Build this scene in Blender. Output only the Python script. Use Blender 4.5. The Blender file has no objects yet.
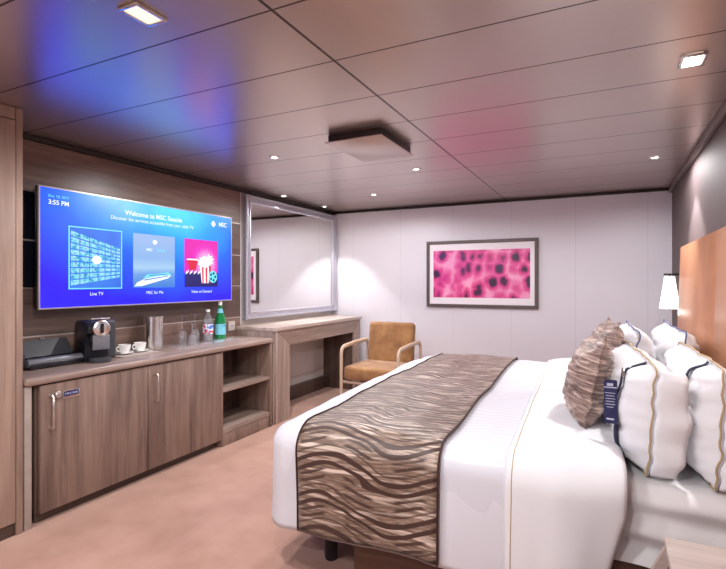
import bpy, bmesh, math, random
from mathutils import Vector, Matrix, noise
PI=math.pi
SC=bpy.context.scene; C=SC.collection
random.seed(4)
XL=-3.035; XR=.531; YB=5.26; YF=-1.6; H=2.111
# ------------------------------------------------------------------ nodes
class N:
    def __init__(s,name):
        s.m=bpy.data.materials.new(name); s.m.use_nodes=True; s.t=s.m.node_tree; s.n=s.t.nodes; s.l=s.t.links
        s.p=s.n['Principled BSDF']
    def put(s,sock,v):
        if isinstance(v,bpy.types.NodeSocket): s.l.new(v,sock)
        elif v is not None:
            if hasattr(v,'__len__') and len(v)==3 and sock.type=='RGBA': v=tuple(v)+(1,)
            sock.default_value=v
    def math(s,op,a,b=None,c=None,clamp=False):
        k=s.n.new('ShaderNodeMath'); k.operation=op; k.use_clamp=clamp
        s.put(k.inputs[0],a); s.put(k.inputs[1],b); s.put(k.inputs[2],c); return k.outputs[0]
    def co(s,kind='Object'):
        k=s.n.new('ShaderNodeTexCoord'); return k.outputs[kind]
    def sep(s,v):
        k=s.n.new('ShaderNodeSeparateXYZ'); s.l.new(v,k.inputs[0]); return k.outputs
    def map(s,v,scale=(1,1,1),loc=(0,0,0),rot=(0,0,0)):
        k=s.n.new('ShaderNodeMapping'); s.l.new(v,k.inputs[0]); k.inputs['Scale'].default_value=scale
        k.inputs['Location'].default_value=loc; k.inputs['Rotation'].default_value=rot; return k.outputs[0]
    def noise(s,v,scale=5,detail=3,rough=.5,dist=0):
        k=s.n.new('ShaderNodeTexNoise'); s.l.new(v,k.inputs['Vector']); k.inputs['Scale'].default_value=scale
        k.inputs['Detail'].default_value=detail; k.inputs['Roughness'].default_value=rough; k.inputs['Distortion'].default_value=dist
        return k.outputs[0]
    def vor(s,v,scale=5,feature='F1',out='Distance',rand=1):
        k=s.n.new('ShaderNodeTexVoronoi'); k.feature=feature; s.l.new(v,k.inputs['Vector']); k.inputs['Scale'].default_value=scale
        k.inputs['Randomness'].default_value=rand; return k.outputs[out]
    def ramp(s,f,stops,mode='LINEAR'):
        k=s.n.new('ShaderNodeValToRGB'); s.put(k.inputs[0],f); k.color_ramp.interpolation=mode
        e=k.color_ramp.elements
        while len(e)<len(stops): e.new(.5)
        for i,(p,c) in enumerate(stops): e[i].position=p; e[i].color=tuple(c)+(1,)
        return k.outputs[0]
    def mix(s,f,a,b,mode='MIX'):
        k=s.n.new('ShaderNodeMix'); k.data_type='RGBA'; k.blend_type=mode
        s.put(k.inputs[0],f); s.put(k.inputs[6],a); s.put(k.inputs[7],b); return k.outputs[2]
    def bump(s,h,strength=.3,dist=.005):
        k=s.n.new('ShaderNodeBump'); s.put(k.inputs['Height'],h); k.inputs['Strength'].default_value=strength
        k.inputs['Distance'].default_value=dist; s.l.new(k.outputs[0],s.p.inputs['Normal'])
    def set(s,**kw):
        for k,v in kw.items(): s.put(s.p.inputs[k.replace('_',' ')],v)
        return s.m
def lin(r,g,b):
    f=lambda c:(c/255/12.92) if c/255<=.04045 else ((c/255+.055)/1.055)**2.4
    return (f(r),f(g),f(b))
def plain(name,col,rough=.5,metal=0,noise_amt=.06,nscale=30,**kw):
    n=N(name); f=n.noise(n.co(),nscale,3)
    lo=tuple(c*(1-noise_amt) for c in col); hi=tuple(min(1,c*(1+noise_amt)) for c in col)
    return n.set(Base_Color=n.ramp(f,[(.3,lo),(.7,hi)]),Roughness=rough,Metallic=metal,**kw)
def glass(name,col=(1,1,1),rough=.02,ior=1.45):
    n=N(name); f=n.noise(n.co(),20,2)
    return n.set(Base_Color=n.ramp(f,[(.3,tuple(c*.97 for c in col)),(.7,col)]),Roughness=rough,IOR=ior,Transmission_Weight=1.0)
def emis(name,col,st=1.0):
    n=N(name); f=n.noise(n.co(),8,1)
    e=n.ramp(f,[(0,tuple(c*.97 for c in col)),(1,col)])
    n.set(Base_Color=(0.0,0.0,0.0),Roughness=.4,Emission_Color=e,Emission_Strength=st); return n.m
def wood(name,dark,mid,light,axis='z',scale=1,rough=.4,coat=.0):
    n=N(name); co=n.co()
    sc={'z':(22,22,1.6),'y':(22,1.6,22),'x':(1.6,22,22)}[axis]
    v=n.map(co,tuple(a*scale for a in sc))
    f1=n.noise(v,1.0,6,.62,.4)
    sc2={'z':(7,7,.45),'y':(7,.45,7),'x':(.45,7,7)}[axis]
    f2=n.noise(n.map(co,sc2,loc=(3,5,1)),1.0,3,.5,1.2)
    sc3={'z':(190,190,5),'y':(190,5,190),'x':(5,190,190)}[axis]
    f3=n.noise(n.map(co,sc3),1.0,2,.5)
    f=n.math('ADD',n.math('MULTIPLY',f1,.45),n.math('ADD',n.math('MULTIPLY',f2,.35),n.math('MULTIPLY',f3,.2)))
    n.bump(f3,.12,.001)
    return n.set(Base_Color=n.ramp(f,[(.33,dark),(.5,mid),(.66,light)]),Roughness=rough,Coat_Weight=coat)
M={}
M['cabinet']=wood('cabinet_wood',lin(82,66,60),lin(128,106,96),lin(158,134,120))
M['cabinet_h']=wood('counter_wood',lin(118,100,92),lin(150,130,120),lin(182,160,146),'y',rough=.3)
M['desk']=wood('desk_wood',lin(118,100,92),lin(154,134,124),lin(182,162,150))
M['desktop']=wood('desktop_wood',lin(150,132,124),lin(184,166,156),lin(208,192,182),'y',rough=.3)
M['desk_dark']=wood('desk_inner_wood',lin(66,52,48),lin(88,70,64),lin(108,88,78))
M['wardrobe']=wood('wardrobe_wood',lin(128,106,94),lin(162,138,124),lin(184,160,144),scale=.8)
M['night']=wood('nightstand_wood',lin(150,134,128),lin(178,162,154),lin(196,182,174),'x')
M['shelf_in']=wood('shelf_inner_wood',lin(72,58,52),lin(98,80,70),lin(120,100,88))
M['plinth']=wood('plinth_wood',lin(62,50,45),lin(84,68,60),lin(98,80,72),'y')
M['base']=wood('bed_base_wood',lin(60,40,32),lin(82,56,44),lin(100,70,56),'x')
M['white']=plain('white_panel',lin(214,208,204),.5,0,.02)
M['steel']=plain('brushed_steel',(.72,.70,.68),.22,1,.05)
M['satin']=plain('satin_metal',(.75,.70,.64),.3,1,.04)
M['silver']=plain('silver_leaf_frame',lin(200,200,210),.3,.7,.08,60)
M['black']=plain('black_plastic',(.012,.013,.018),.28)
M['dgrey']=plain('dark_grey_plastic',(.05,.055,.065),.35)
M['mgrey']=plain('grey_plastic',(.20,.21,.235),.35,.3)
M['trim']=plain('dark_metal_trim',(.03,.022,.02),.35,.4)
M['trim_l']=plain('ceiling_edge_trim',lin(112,96,92),.4,.4)
M['china']=plain('white_china',(.86,.85,.82),.2)
M['coffee']=plain('black_coffee',(.02,.012,.008),.15)
M['glass']=glass('clear_glass',(.96,.97,1),.0,1.4)
M['glass'].node_tree.nodes['Principled BSDF'].inputs['Transmission Weight'].default_value=.93
M['green_glass']=glass('green_bottle_glass',(.03,.50,.16),.05)
M['green_glass'].node_tree.nodes['Principled BSDF'].inputs['Transmission Weight'].default_value=.6
M['cap']=plain('white_bottle_cap',(.8,.82,.82),.4)
M['navy']=plain('navy_fabric',lin(22,27,56),.7)
M['gold']=plain('beige_piping',lin(176,152,118),.7)
M['navypipe']=plain('navy_piping',lin(80,88,130),.7)
M['socket']=plain('socket_plastic',lin(190,182,176),.4)
M['alu']=plain('pale_aluminium_groove',lin(196,186,180),.3,.6)
def chairfab():
    n=N('tan_suede'); co=n.co(); f=n.noise(co,9,5,.6); g=n.noise(co,160,2)
    n.bump(g,.2,.001)
    return n.set(Base_Color=n.ramp(f,[(.3,lin(120,80,46)),(.5,lin(144,101,60)),(.72,lin(166,124,78))]),Roughness=.85,Sheen_Weight=.3)
M['suede']=chairfab()
M['arm']=plain('pale_bent_wood_arm',lin(196,172,150),.35)
def linen(name,col,stripes=False,bumps=.25):
    n=N(name); co=n.co(); f=n.noise(co,5,4,.55); g=n.noise(n.map(co,(1,1,1)),700,2)
    if stripes:
        s=n.sep(co); w=n.math('SINE',n.math('MULTIPLY',s[1],2*PI/.045)); k=n.math('GREATER_THAN',w,.0)
        r=n.math('MULTIPLY_ADD',k,.3,.35); n.set(Roughness=r)
        c2=n.mix(k,col,tuple(c*.93 for c in col))
        n.bump(f,.12,.02); return n.set(Base_Color=c2,Sheen_Weight=.1)
    n.bump(n.math('ADD',f,n.math('MULTIPLY',g,.05)),bumps,.012)
    return n.set(Base_Color=n.ramp(f,[(.3,tuple(c*.97 for c in col)),(.7,col)]),Roughness=.75,Sheen_Weight=.1)
M['duvet']=linen('white_duvet_sateen',(.66,.67,.73),True)
M['linen']=linen('white_linen',(.71,.71,.74))
M['sheet']=linen('white_sheet',(.69,.69,.70))
def runner_mat():
    n=N('brown_wave_runner'); u,v,_=n.sep(n.co('UV'))[:3]
    co=n.co('UV')
    nz=n.noise(n.map(co,(1.6,3,1)),1.5,2)
    ph=n.math('ADD',n.math('MULTIPLY',u,2*PI/.56),n.math('MULTIPLY',nz,2.2))
    vv=n.math('ADD',v,n.math('MULTIPLY',n.math('SINE',ph),.042))
    vv=n.math('ADD',vv,n.math('MULTIPLY',nz,.11))
    ph2=n.math('ADD',n.math('MULTIPLY',u,2*PI/.40),1.9)
    v2=n.math('ADD',v,n.math('MULTIPLY',n.math('SINE',ph2),-.022)); v2=n.math('ADD',v2,n.math('MULTIPLY',nz,.04))
    big=n.math('SINE',n.math('MULTIPLY',vv,2*PI/.15))
    fine=n.math('SINE',n.math('MULTIPLY',vv,2*PI/.0375))
    fine2=n.math('SINE',n.math('MULTIPLY',v2,2*PI/.031))
    dark=n.math('MULTIPLY',n.math('MULTIPLY_ADD',big,2.2,1.1,clamp=True),n.math('MULTIPLY_ADD',fine,3.0,.3,clamp=True))
    lens=n.math('MULTIPLY',n.math('MULTIPLY_ADD',big,-2.2,-.3,clamp=True),n.math('MULTIPLY_ADD',fine2,2.6,-.1,clamp=True))
    lensm=n.math('MULTIPLY',lens,n.math('MULTIPLY_ADD',n.math('SINE',n.math('MULTIPLY',u,2*PI/.21)),1.5,.9,clamp=True))
    st=n.noise(n.map(co,(16,130,1)),1,3)
    base=n.ramp(st,[(.3,lin(92,76,64)),(.52,lin(120,98,83)),(.72,lin(164,142,126))])
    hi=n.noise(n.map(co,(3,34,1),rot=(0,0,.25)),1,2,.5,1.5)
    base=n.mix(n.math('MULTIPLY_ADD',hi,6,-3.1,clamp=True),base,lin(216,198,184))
    c=n.mix(dark,base,lin(58,34,26)); c=n.mix(n.math('MULTIPLY',lensm,.95),c,lin(60,38,30))
    n.bump(n.math('ADD',n.math('MULTIPLY',st,.4),dark),.25,.004)
    return n.set(Base_Color=c,Roughness=.48,Sheen_Weight=.2)
M['runner']=runner_mat()
M['runner_edge']=plain('dark_brown_binding',lin(66,36,26),.6)
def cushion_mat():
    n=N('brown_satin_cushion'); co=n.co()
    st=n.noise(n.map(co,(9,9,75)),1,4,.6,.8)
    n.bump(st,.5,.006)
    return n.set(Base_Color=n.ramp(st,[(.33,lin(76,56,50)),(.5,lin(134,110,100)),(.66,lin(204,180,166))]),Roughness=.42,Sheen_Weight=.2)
M['cushion']=cushion_mat()
# headboard leather
n=N('orange_tan_leather'); co=n.co(); g=n.vor(co,260); f=n.noise(co,3,4)
n.bump(g,.15,.001); M['leather']=n.set(Base_Color=n.ramp(f,[(.3,lin(170,112,76)),(.7,lin(190,132,94))]),Roughness=.42)
# ceiling
n=N('bronze_ceiling_panels'); co=n.co(); x,y,z=n.sep(co)
fy=n.math('ABSOLUTE',n.math('SUBTRACT',n.math('FRACT',n.math('ADD',n.math('DIVIDE',n.math('SUBTRACT',y,1.26),.3975),20.5)),.5))
seam=n.math('LESS_THAN',fy,.004/.3975)
sx=n.math('ABSOLUTE',n.math('ADD',x,.95)); sx2=n.math('ABSOLUTE',n.math('ADD',sx,-2.2))
seam2=n.math('LESS_THAN',sx,.006)
sm=n.math('MAXIMUM',seam,seam2)
cid=n.noise(n.map(co,(.6,.6,.6)),1,1)
base=n.ramp(cid,[(.3,lin(188,172,166)),(.7,lin(196,180,174))])
c=n.mix(sm,base,lin(78,62,58))
n.bump(n.math('SUBTRACT',1,sm),.4,.003)
M['ceiling']=n.set(Base_Color=c,Metallic=.85,Roughness=.29)
M['hatch']=plain('bronze_hatch_panel',lin(196,180,174),.34,.8,.02,2)
# back wall
def seamwall(name,col,coord,off,per,w=.004,rough=.5,seamcol=.75,var=.02):
    n=N(name); co=n.co(); s=n.sep(co)[coord]
    fr=n.math('ABSOLUTE',n.math('SUBTRACT',n.math('FRACT',n.math('ADD',n.math('DIVIDE',n.math('SUBTRACT',s,off),per),50.5)),.5))
    k=n.math('LESS_THAN',fr,w/per/2)
    f=n.noise(co,1.5,2)
    b=n.ramp(f,[(.3,tuple(c*(1-var) for c in col)),(.7,col)])
    n.bump(n.math('SUBTRACT',1,k),.3,.002)
    return n.set(Base_Color=n.mix(k,b,tuple(c*seamcol for c in col)),Roughness=rough)
M['wall_back']=seamwall('pale_wall_panels',lin(218,214,222),0,.34,.618,rough=.42,seamcol=.8)
M['wall_right']=seamwall('brown_wall_panels',lin(104,90,90),1,3.6,.62,rough=.7,seamcol=.6)
M['wall_pale']=plain('pale_painted_wall',lin(205,198,194),.5,0,.02,3)
M['plank']=wood('wall_plank_wood',lin(88,68,62),lin(120,96,86),lin(146,120,108),'y',rough=.35)
M['plank2']=wood('dark_wall_plank_wood',lin(72,58,54),lin(94,76,70),lin(116,96,88),'y',rough=.35)
M['tvshadow']=plain('black_tv_shadow',(.006,.007,.012),.15)
n=N('salmon_carpet'); co=n.co(); f=n.noise(co,3.2,5,.6); g=n.noise(co,420,3,.7)
n.bump(g,.6,.004)
cc=n.ramp(f,[(.3,lin(170,129,111)),(.5,lin(184,143,125)),(.72,lin(196,156,138))])
M['carpet']=n.set(Base_Color=n.mix(n.math('MULTIPLY',g,.22),cc,lin(120,80,64)),Roughness=.95,Sheen_Weight=.2)
# ------------------------------------------------------------------ mesh helpers
def bx(bm,x0,x1,y0,y1,z0,z1,bev=0,seg=2):
    r=bmesh.ops.create_cube(bm,size=1)
    vs=r['verts']
    bmesh.ops.scale(bm,vec=(x1-x0,y1-y0,z1-z0),verts=vs)
    bmesh.ops.translate(bm,vec=((x0+x1)/2,(y0+y1)/2,(z0+z1)/2),verts=vs)
    if bev>0:
        es=list({e for v in vs for e in v.link_edges})
        bmesh.ops.bevel(bm,geom=es,offset=bev,segments=seg,profile=.5,affect='EDGES')
    return bm
def box(*a,**k): return bx(bmesh.new(),*a,**k)
def lathe(prof,seg=32,bm=None,loc=(0,0,0),cap0=True,cap1=True):
    bm=bm or bmesh.new(); rings=[]
    for r,z in prof:
        if r<1e-6: rings.append([bm.verts.new((loc[0],loc[1],z+loc[2]))])
        else: rings.append([bm.verts.new((loc[0]+r*math.cos(2*PI*i/seg),loc[1]+r*math.sin(2*PI*i/seg),loc[2]+z)) for i in range(seg)])
    for a,b in zip(rings,rings[1:]):
        for i in range(seg):
            j=(i+1)%seg
            if len(a)==1 and len(b)==1: continue
            if len(a)==1: bm.faces.new((a[0],b[j],b[i]))
            elif len(b)==1: bm.faces.new((a[i],a[j],b[0]))
            else: bm.faces.new((a[i],a[j],b[j],b[i]))
    if cap0 and len(rings[0])>1: bm.faces.new(list(reversed(rings[0])))
    if cap1 and len(rings[-1])>1: bm.faces.new(rings[-1])
    return bm
def tube(pts,r,seg=10,bm=None,closed=False,flat=None):
    bm=bm or bmesh.new(); pts=[Vector(p) for p in pts]; n=len(pts); rings=[]
    up=Vector((0,0,1)); prev=None
    for i,p in enumerate(pts):
        a=pts[i-1] if (i>0 or closed) else p; b=pts[(i+1)%n] if (i<n-1 or closed) else p
        t=(b-a).normalized()
        if prev is None:
            ref=up if abs(t.dot(up))<.9 else Vector((1,0,0)); s=t.cross(ref).normalized()
        else: s=(prev-t*prev.dot(t)).normalized()
        prev=s; q=t.cross(s)
        ra,rb=(r,r) if flat is None else flat
        rings.append([bm.verts.new(p+s*ra*math.cos(2*PI*k/seg)+q*rb*math.sin(2*PI*k/seg)) for k in range(seg)])
    m=n if closed else n-1
    for i in range(m):
        a=rings[i]; b=rings[(i+1)%n]
        for k in range(seg): bm.faces.new((a[k],a[(k+1)%seg],b[(k+1)%seg],b[k]))
    if not closed: bm.faces.new(list(reversed(rings[0]))); bm.faces.new(rings[-1])
    return bm
def prism(poly,plane,a,b,bm=None,bev=0):
    """poly: 2D outline, extruded along the axis 'plane' from a to b"""
    bm=bm or bmesh.new()
    def P(p,h): return {'x':(h,p[0],p[1]),'y':(p[0],h,p[1]),'z':(p[0],p[1],h)}[plane]
    A=[bm.verts.new(P(p,a)) for p in poly]; B=[bm.verts.new(P(p,b)) for p in poly]
    fs=[bm.faces.new(A),bm.faces.new(list(reversed(B)))]
    for i in range(len(poly)):
        j=(i+1)%len(poly); fs.append(bm.faces.new((A[j],A[i],B[i],B[j])))
    if bev: bmesh.ops.bevel(bm,geom=list({e for f in fs for e in f.edges}),offset=bev,segments=2,profile=.5,affect='EDGES')
    return bm
def rrect(w,h,r,n=5,cx=0,cy=0):
    o=[]
    for sx,sy,a0 in((1,1,0),(-1,1,90),(-1,-1,180),(1,-1,270)):
        for k in range(n+1):
            a=math.radians(a0+90*k/n); o.append((cx+sx*(w/2-r)+r*math.cos(a),cy+sy*(h/2-r)+r*math.sin(a)))
    return o
def obj(name,bm,mat,parent=None,smooth=35,loc=None):
    bmesh.ops.recalc_face_normals(bm,faces=bm.faces)
    me=bpy.data.meshes.new(name); bm.to_mesh(me); bm.free()
    if isinstance(mat,str): mat=M[mat]
    me.materials.append(mat)
    if smooth:
        for p in me.polygons: p.use_smooth=True
        me.set_sharp_from_angle(angle=math.radians(smooth))
    o=bpy.data.objects.new(name,me); C.objects.link(o)
    if parent: o.parent=parent
    if loc: o.location=loc
    return o
def tag(o,label,cat,group=None):
    o['label']=label; o['category']=cat
    if group: o['group']=group
    return o
def thing(name,label,cat,loc=(0,0,0),rz=0,group=None):
    o=bpy.data.objects.new(name,None); C.objects.link(o); o.location=loc; o.rotation_euler=(0,0,rz)
    o.empty_display_size=.05
    return tag(o,label,cat,group)
def struct(name,bm,mat,parent=None,smooth=0):
    o=obj(name,bm,mat,parent,smooth)
    if not parent: o['kind']='structure'
    return o
def dup(root,loc,label,rz=None,group=None):
    r=root.copy(); C.objects.link(r); r.location=loc; r['label']=label
    if rz is not None: r.rotation_euler=(r.rotation_euler[0],r.rotation_euler[1],rz)
    if group: r['group']=group
    for ch in list(root.children):
        c=ch.copy(); C.objects.link(c); c.parent=r
        for g in list(ch.children):
            d=g.copy(); C.objects.link(d); d.parent=c
    return r
def text(name,s,size,mat,parent,loc,rot,align='LEFT',depth=.0004,bold=False,sx=1):
    cu=bpy.data.curves.new(name,'FONT'); cu.body=s; cu.size=size; cu.align_x=align; cu.extrude=depth
    if bold: cu.offset=size*.015
    t=bpy.data.objects.new(name+'_src',cu); C.objects.link(t)
    dg=bpy.context.evaluated_depsgraph_get(); me=bpy.data.meshes.new_from_object(t.evaluated_get(dg))
    bpy.data.objects.remove(t); bpy.data.curves.remove(cu)
    me.materials.clear(); me.materials.append(M[mat] if isinstance(mat,str) else mat)
    o=bpy.data.objects.new(name,me); C.objects.link(o); o.parent=parent; o.location=loc; o.rotation_euler=rot; o.scale=(sx,1,1)
    return o
ROTX=(PI/2,0,PI/2)   # text lying on a wall that faces +x, reading along +y
# ------------------------------------------------------------------ shell
struct('floor',box(XL-.1,XR+.1,YF-.1,YB+.1,-.1,0),'carpet')
struct('ceiling',box(XL-.1,XR+.1,YF-.1,YB+.1,H,H+.1),'ceiling')
struct('wall_back',box(XL-.1,XR+.1,YB,YB+.1,0,H),'wall_back')
struct('wall_right',box(XR,XR+.1,YF,YB,0,H),'wall_right')
struct('wall_front',box(XL-.1,XR+.1,YF-.1,YF,0,H),'wall_back')
wl=struct('wall_left',box(XL-.1,XL,YF,YB,0,H),'wall_pale')
# planks on the left wall between wardrobe and desk, with pale metal grooves between them
zs=[.70,.93,1.215,1.495,1.785,H-.03]
for i,(a,b) in enumerate(zip(zs,zs[1:])):
    struct('wall_plank',box(XL,XL+.016,1.44,3.53,a+.004,b-.004,.002),'plank' if i in(0,4) else 'plank2',wl)
for a in zs[1:-1]:
    struct('wall_groove',box(XL,XL+.013,1.44,3.53,a-.005,a+.005),'alu',wl)
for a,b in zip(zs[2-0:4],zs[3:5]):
    struct('tv_shadow_sheet',box(XL+.016,XL+.022,1.45,3.0,a+.006,b-.006,.001),'tvshadow',wl)  # dark sheets stand in for the television's shadow on the planks
struct('trim_1',box(XL,XL+.035,1.43,YB,H-.032,H,.004),'trim')
struct('trim_2',box(XL+.035,XR-.03,YB-.018,YB,H-.026,H,.003),'trim')
struct('trim_3',box(XR-.03,XR,YF,YB-.0,H-.045,H,.006),'trim_l')
struct('baseboard_back',box(XL,XR,YB-.015,YB,0,.07,.003),'plinth')
# ------------------------------------------------------------------ wardrobe
w=thing('wardrobe','tall light brown wood wardrobe reaching the ceiling at left edge','wardrobe',(-2.82,.6,0))
obj('plinth',box(-.215,.205,-1.0,.82,0,.06,.002),'plinth',w)
obj('side_panel',box(-.215,.215,.80,.83,.0,H-.002,.002),'wardrobe',w)
obj('carcass',box(-.215,.195,-1.0,.799,.062,2.03,.002),'wardrobe',w)
for a,b in((-1.0,-.105),(-.1,.797)): obj('door',box(.196,.215,a,b,.065,2.045,.003),'wardrobe',w)
obj('top_panel',box(-.215,.212,-1.0,.797,2.05,H-.002,.002),'wardrobe',w)
# ------------------------------------------------------------------ sideboard
XF=-2.6
s=thing('sideboard','long low brown wood sideboard with two doors and open shelves under the television','cabinet',(XL,1.44,0))
D0=XF-XL      # depth .435
M['endp']=plain('pale_grey_laminate',lin(168,156,148),.4)
obj('end_panel',box(0.002,D0-.01,.0,.035,0,.722,.002),'endp',s)
obj('plinth',box(.002,D0-.05,.07,2.0,0,.055,.002),'plinth',s)
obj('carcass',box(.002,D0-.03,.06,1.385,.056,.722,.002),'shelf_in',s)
for i,(a,b) in enumerate(((.072,.727),(.733,1.392))):
    d=obj('door',box(D0-.022,D0,a,b,.058,.715,.002),'cabinet',s)
    hy=a+(.045 if i==0 else .045); hz=.575
    hb=tube([(D0-.002,hy,hz-.085),(D0+.03,hy,hz-.085),(D0+.036,hy,hz-.078),(D0+.036,hy,hz+.078),(D0+.03,hy,hz+.085),(D0-.002,hy,hz+.085)],.006)
    obj('handle',hb,'satin',d)
    if i==0:
        k=lathe([(0,0),(.012,0),(.012,.01),(.017,.012),(.017,.022),(.013,.026),(0,.026)],20)
        bmesh.ops.rotate(k,verts=k.verts,cent=(0,0,0),matrix=Matrix.Rotation(PI/2,3,'Y'))
        bmesh.ops.translate(k,verts=k.verts,vec=(D0,a+.080,hz+.082)); obj('lock_knob',k,'satin',d)
        bd=obj('badge',box(D0,D0+.004,a+.115,a+.205,hz+.05,hz+.093,.0015),'steel',d)
        bd.name='badge'
        M['badge']=plain('navy_badge',lin(24,30,84),.3)
        obj('badge_face',box(D0+.004,D0+.005,a+.12,a+.20,hz+.064,hz+.090),'badge',d)
        M['badge_tx']=plain('pale_lettering',lin(190,195,225),.5)
        text('badge_lettering','MINI BAR',.017,'badge_tx',d,(D0+.0052,a+.16,hz+.070),ROTX,'CENTER',.0002)
# shelf bay
SB=[(1.40,1.42),(1.985,2.01)]
obj('shelf_divider',box(.002,D0-.005,1.396,1.412,.0,.722,.001),'cabinet',s)
obj('shelf_end_panel',box(.002,D0,1.985,2.012,.0,.722,.001),'cabinet',s)
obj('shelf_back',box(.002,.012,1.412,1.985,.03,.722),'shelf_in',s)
obj('shelf',box(.012,D0-.004,1.412,1.985,.41,.435,.002),'cabinet_h',s)
obj('shelf',box(.012,D0-.004,1.412,1.985,.095,.13,.002),'cabinet_h',s)
obj('shelf_plinth',box(.3,D0-.006,1.412,1.985,0,.094,.001),'cabinet',s)
ct=tag(obj('worktop',box(XL+.018,XF+.012,1.436,3.455,.7235,.765,.014,4),'cabinet_h'),'long light wood worktop with rounded lip on top of the low sideboard','worktop')
# ------------------------------------------------------------------ desk
d=thing('vanity_desk','wood vanity desk with open kneehole under the silver framed mirror','desk',(XL,3.47,0))
DF=.44; DW=1.70; Z1=.85
obj('desktop',box(.002,DF+.008,0,DW,Z1-.035,Z1,.004),'desktop',d)
obj('side_panel',box(.002,DF-.01,.004,.05,0,Z1-.036,.002),'desk',d)
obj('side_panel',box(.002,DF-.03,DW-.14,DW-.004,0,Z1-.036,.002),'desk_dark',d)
obj('edge_strip',box(DF-.009,DF+.002,.03,.052,0,Z1-.036,.002),'alu',d)
yi0,yi1,yo0,yo1,zt,zo=.245,DW-.17,.054,DW-.03,.675,Z1-.0362
fm=bmesh.new()
for x0,x1 in((DF-.03,DF-.004),):
    prism([(yo0,0.0),(yi0,0.0),(yi0,zt),(yo0,zo)],'x',x0,x1,fm)
fr=obj('portal_frame_left',fm,'desk',d,0); fr.name='portal_frame'
fm=prism([(yi1,0.0),(yo1,0.0),(yo1,zo),(yi1,zt)],'x',DF-.03,DF-.004); obj('portal_frame',fm,'desk',d,0)
M['desk_h']=wood('desk_wood_across',lin(112,92,84),lin(146,124,112),lin(172,150,138),'y')
fm=prism([(yo0+.002,zo),(yi0+.002,zt),(yi1-.002,zt),(yo1-.002,zo)],'x',DF-.03,DF-.004); obj('portal_frame',fm,'desk_h',d,0)
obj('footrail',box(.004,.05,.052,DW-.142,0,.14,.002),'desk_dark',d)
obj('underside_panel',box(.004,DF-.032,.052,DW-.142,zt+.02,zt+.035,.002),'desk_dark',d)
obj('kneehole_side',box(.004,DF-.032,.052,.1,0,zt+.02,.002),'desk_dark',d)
# ------------------------------------------------------------------ mirror
y0,y1,z0,z1=3.56,5.235,.90,2.062
m=thing('wall_mirror','large rectangular mirror in stepped silver frame above the vanity desk','mirror',(XL,(y0+y1)/2,z0))
hw=(y1-y0)/2; hh=z1-z0
def frame(y0,y1,z0,z1,wd,x0,prof):
    """mitred picture frame; prof = list of (inset, height)"""
    bm=bmesh.new(); rings=[]
    for ins,hx in prof:
        rings.append([bm.verts.new((x0+hx,a,b)) for a,b in((y0+ins,z0+ins),(y1-ins,z0+ins),(y1-ins,z1-ins),(y0+ins,z1-ins))])
    for i in range(len(rings)):
        a=rings[i]; b=rings[(i+1)%len(rings)]
        for k in range(4): bm.faces.new((a[k],a[(k+1)%4],b[(k+1)%4],b[k]))
    return bm
fo=obj('mirror_frame',frame(-hw,hw,0,hh,.08,0,[(0,.001),(0,.06),(.006,.072),(.018,.072),(.022,.058),(.030,.058),(.033,.048),(.052,.046),(.056,.060),(.066,.062),(.070,.052),(.074,.04),(.074,.001)]),'silver',m,20)
n=N('mirror_glass'); f=n.noise(n.co(),2,1); M['mirror']=n.set(Base_Color=n.ramp(f,[(.3,(.87,.88,.87)),(.7,(.89,.9,.89))]),Metallic=1,Roughness=.01)
obj('mirror_glass',box(.002,.042,-hw+.073,hw-.073,.073,hh-.073),'mirror',m,0)
# ------------------------------------------------------------------ television
ty0,ty1,tz0,tz1,tx=1.688,3.31,1.089,1.811,-2.925
t=thing('television','large wall television showing a bright blue welcome menu','television',(tx,ty0,tz0))
W=ty1-ty0; HT=tz1-tz0
obj('casing',box(-.04,-.004,.002,W-.002,.002,HT-.002,.004),'black',t)
obj('rear_housing',box(-.075,-.041,.25,W-.25,.12,HT-.15,.01),'black',t)
obj('bezel',frame(0,W,0,HT,.01,-.006,[(0,-.004),(0,.007),(.002,.009),(.009,.009),(.010,.005),(.010,-.004)]),'alu',t,20)
obj('wall_bracket',box(-.11,-.07,W/2-.2,W/2+.2,.2,.5,.004),'trim',t)
n=N('television_picture'); co=n.co(); x,y,z=n.sep(co)
yn=n.math('DIVIDE',y,W); zn=n.math('DIVIDE',z,HT)
nz=n.noise(co,2.2,3)
# bright cyan towards the top centre-right, deep blue at left and bottom
dx=n.math('SUBTRACT',yn,.62); dz=n.math('SUBTRACT',zn,1.0)
r2=n.math('SQRT',n.math('ADD',n.math('MULTIPLY',n.math('MULTIPLY',dx,dx),1.6),n.math('MULTIPLY',n.math('MULTIPLY',dz,dz),1.1)))
r2=n.math('MULTIPLY',n.math('ADD',r2,n.math('MULTIPLY',n.math('SUBTRACT',nz,.5),.35)),.85)
c=n.ramp(r2,[(.08,(.06,.38,1)),(.3,(.018,.19,1)),(.55,(.008,.07,.98)),(.9,(.012,.006,.86))])
n.set(Base_Color=(.0,.0,.0),Roughness=.25,Emission_Color=c,Emission_Strength=2.3); M['tvpic']=n.m
sc=obj('screen',box(-.004,.001,.009,W-.009,.009,HT-.009),'tvpic',t,0)
M['e_white']=emis('screen_white',(.85,.95,1),1.2); M['e_cyan']=emis('screen_pale_cyan',lin(120,235,255),1.1)
def on(name,y0,y1,z0,z1,mat,lift=.0015,par=sc): return obj(name,box(.001,lift,y0,y1,z0,z1),mat,par,0)
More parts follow.
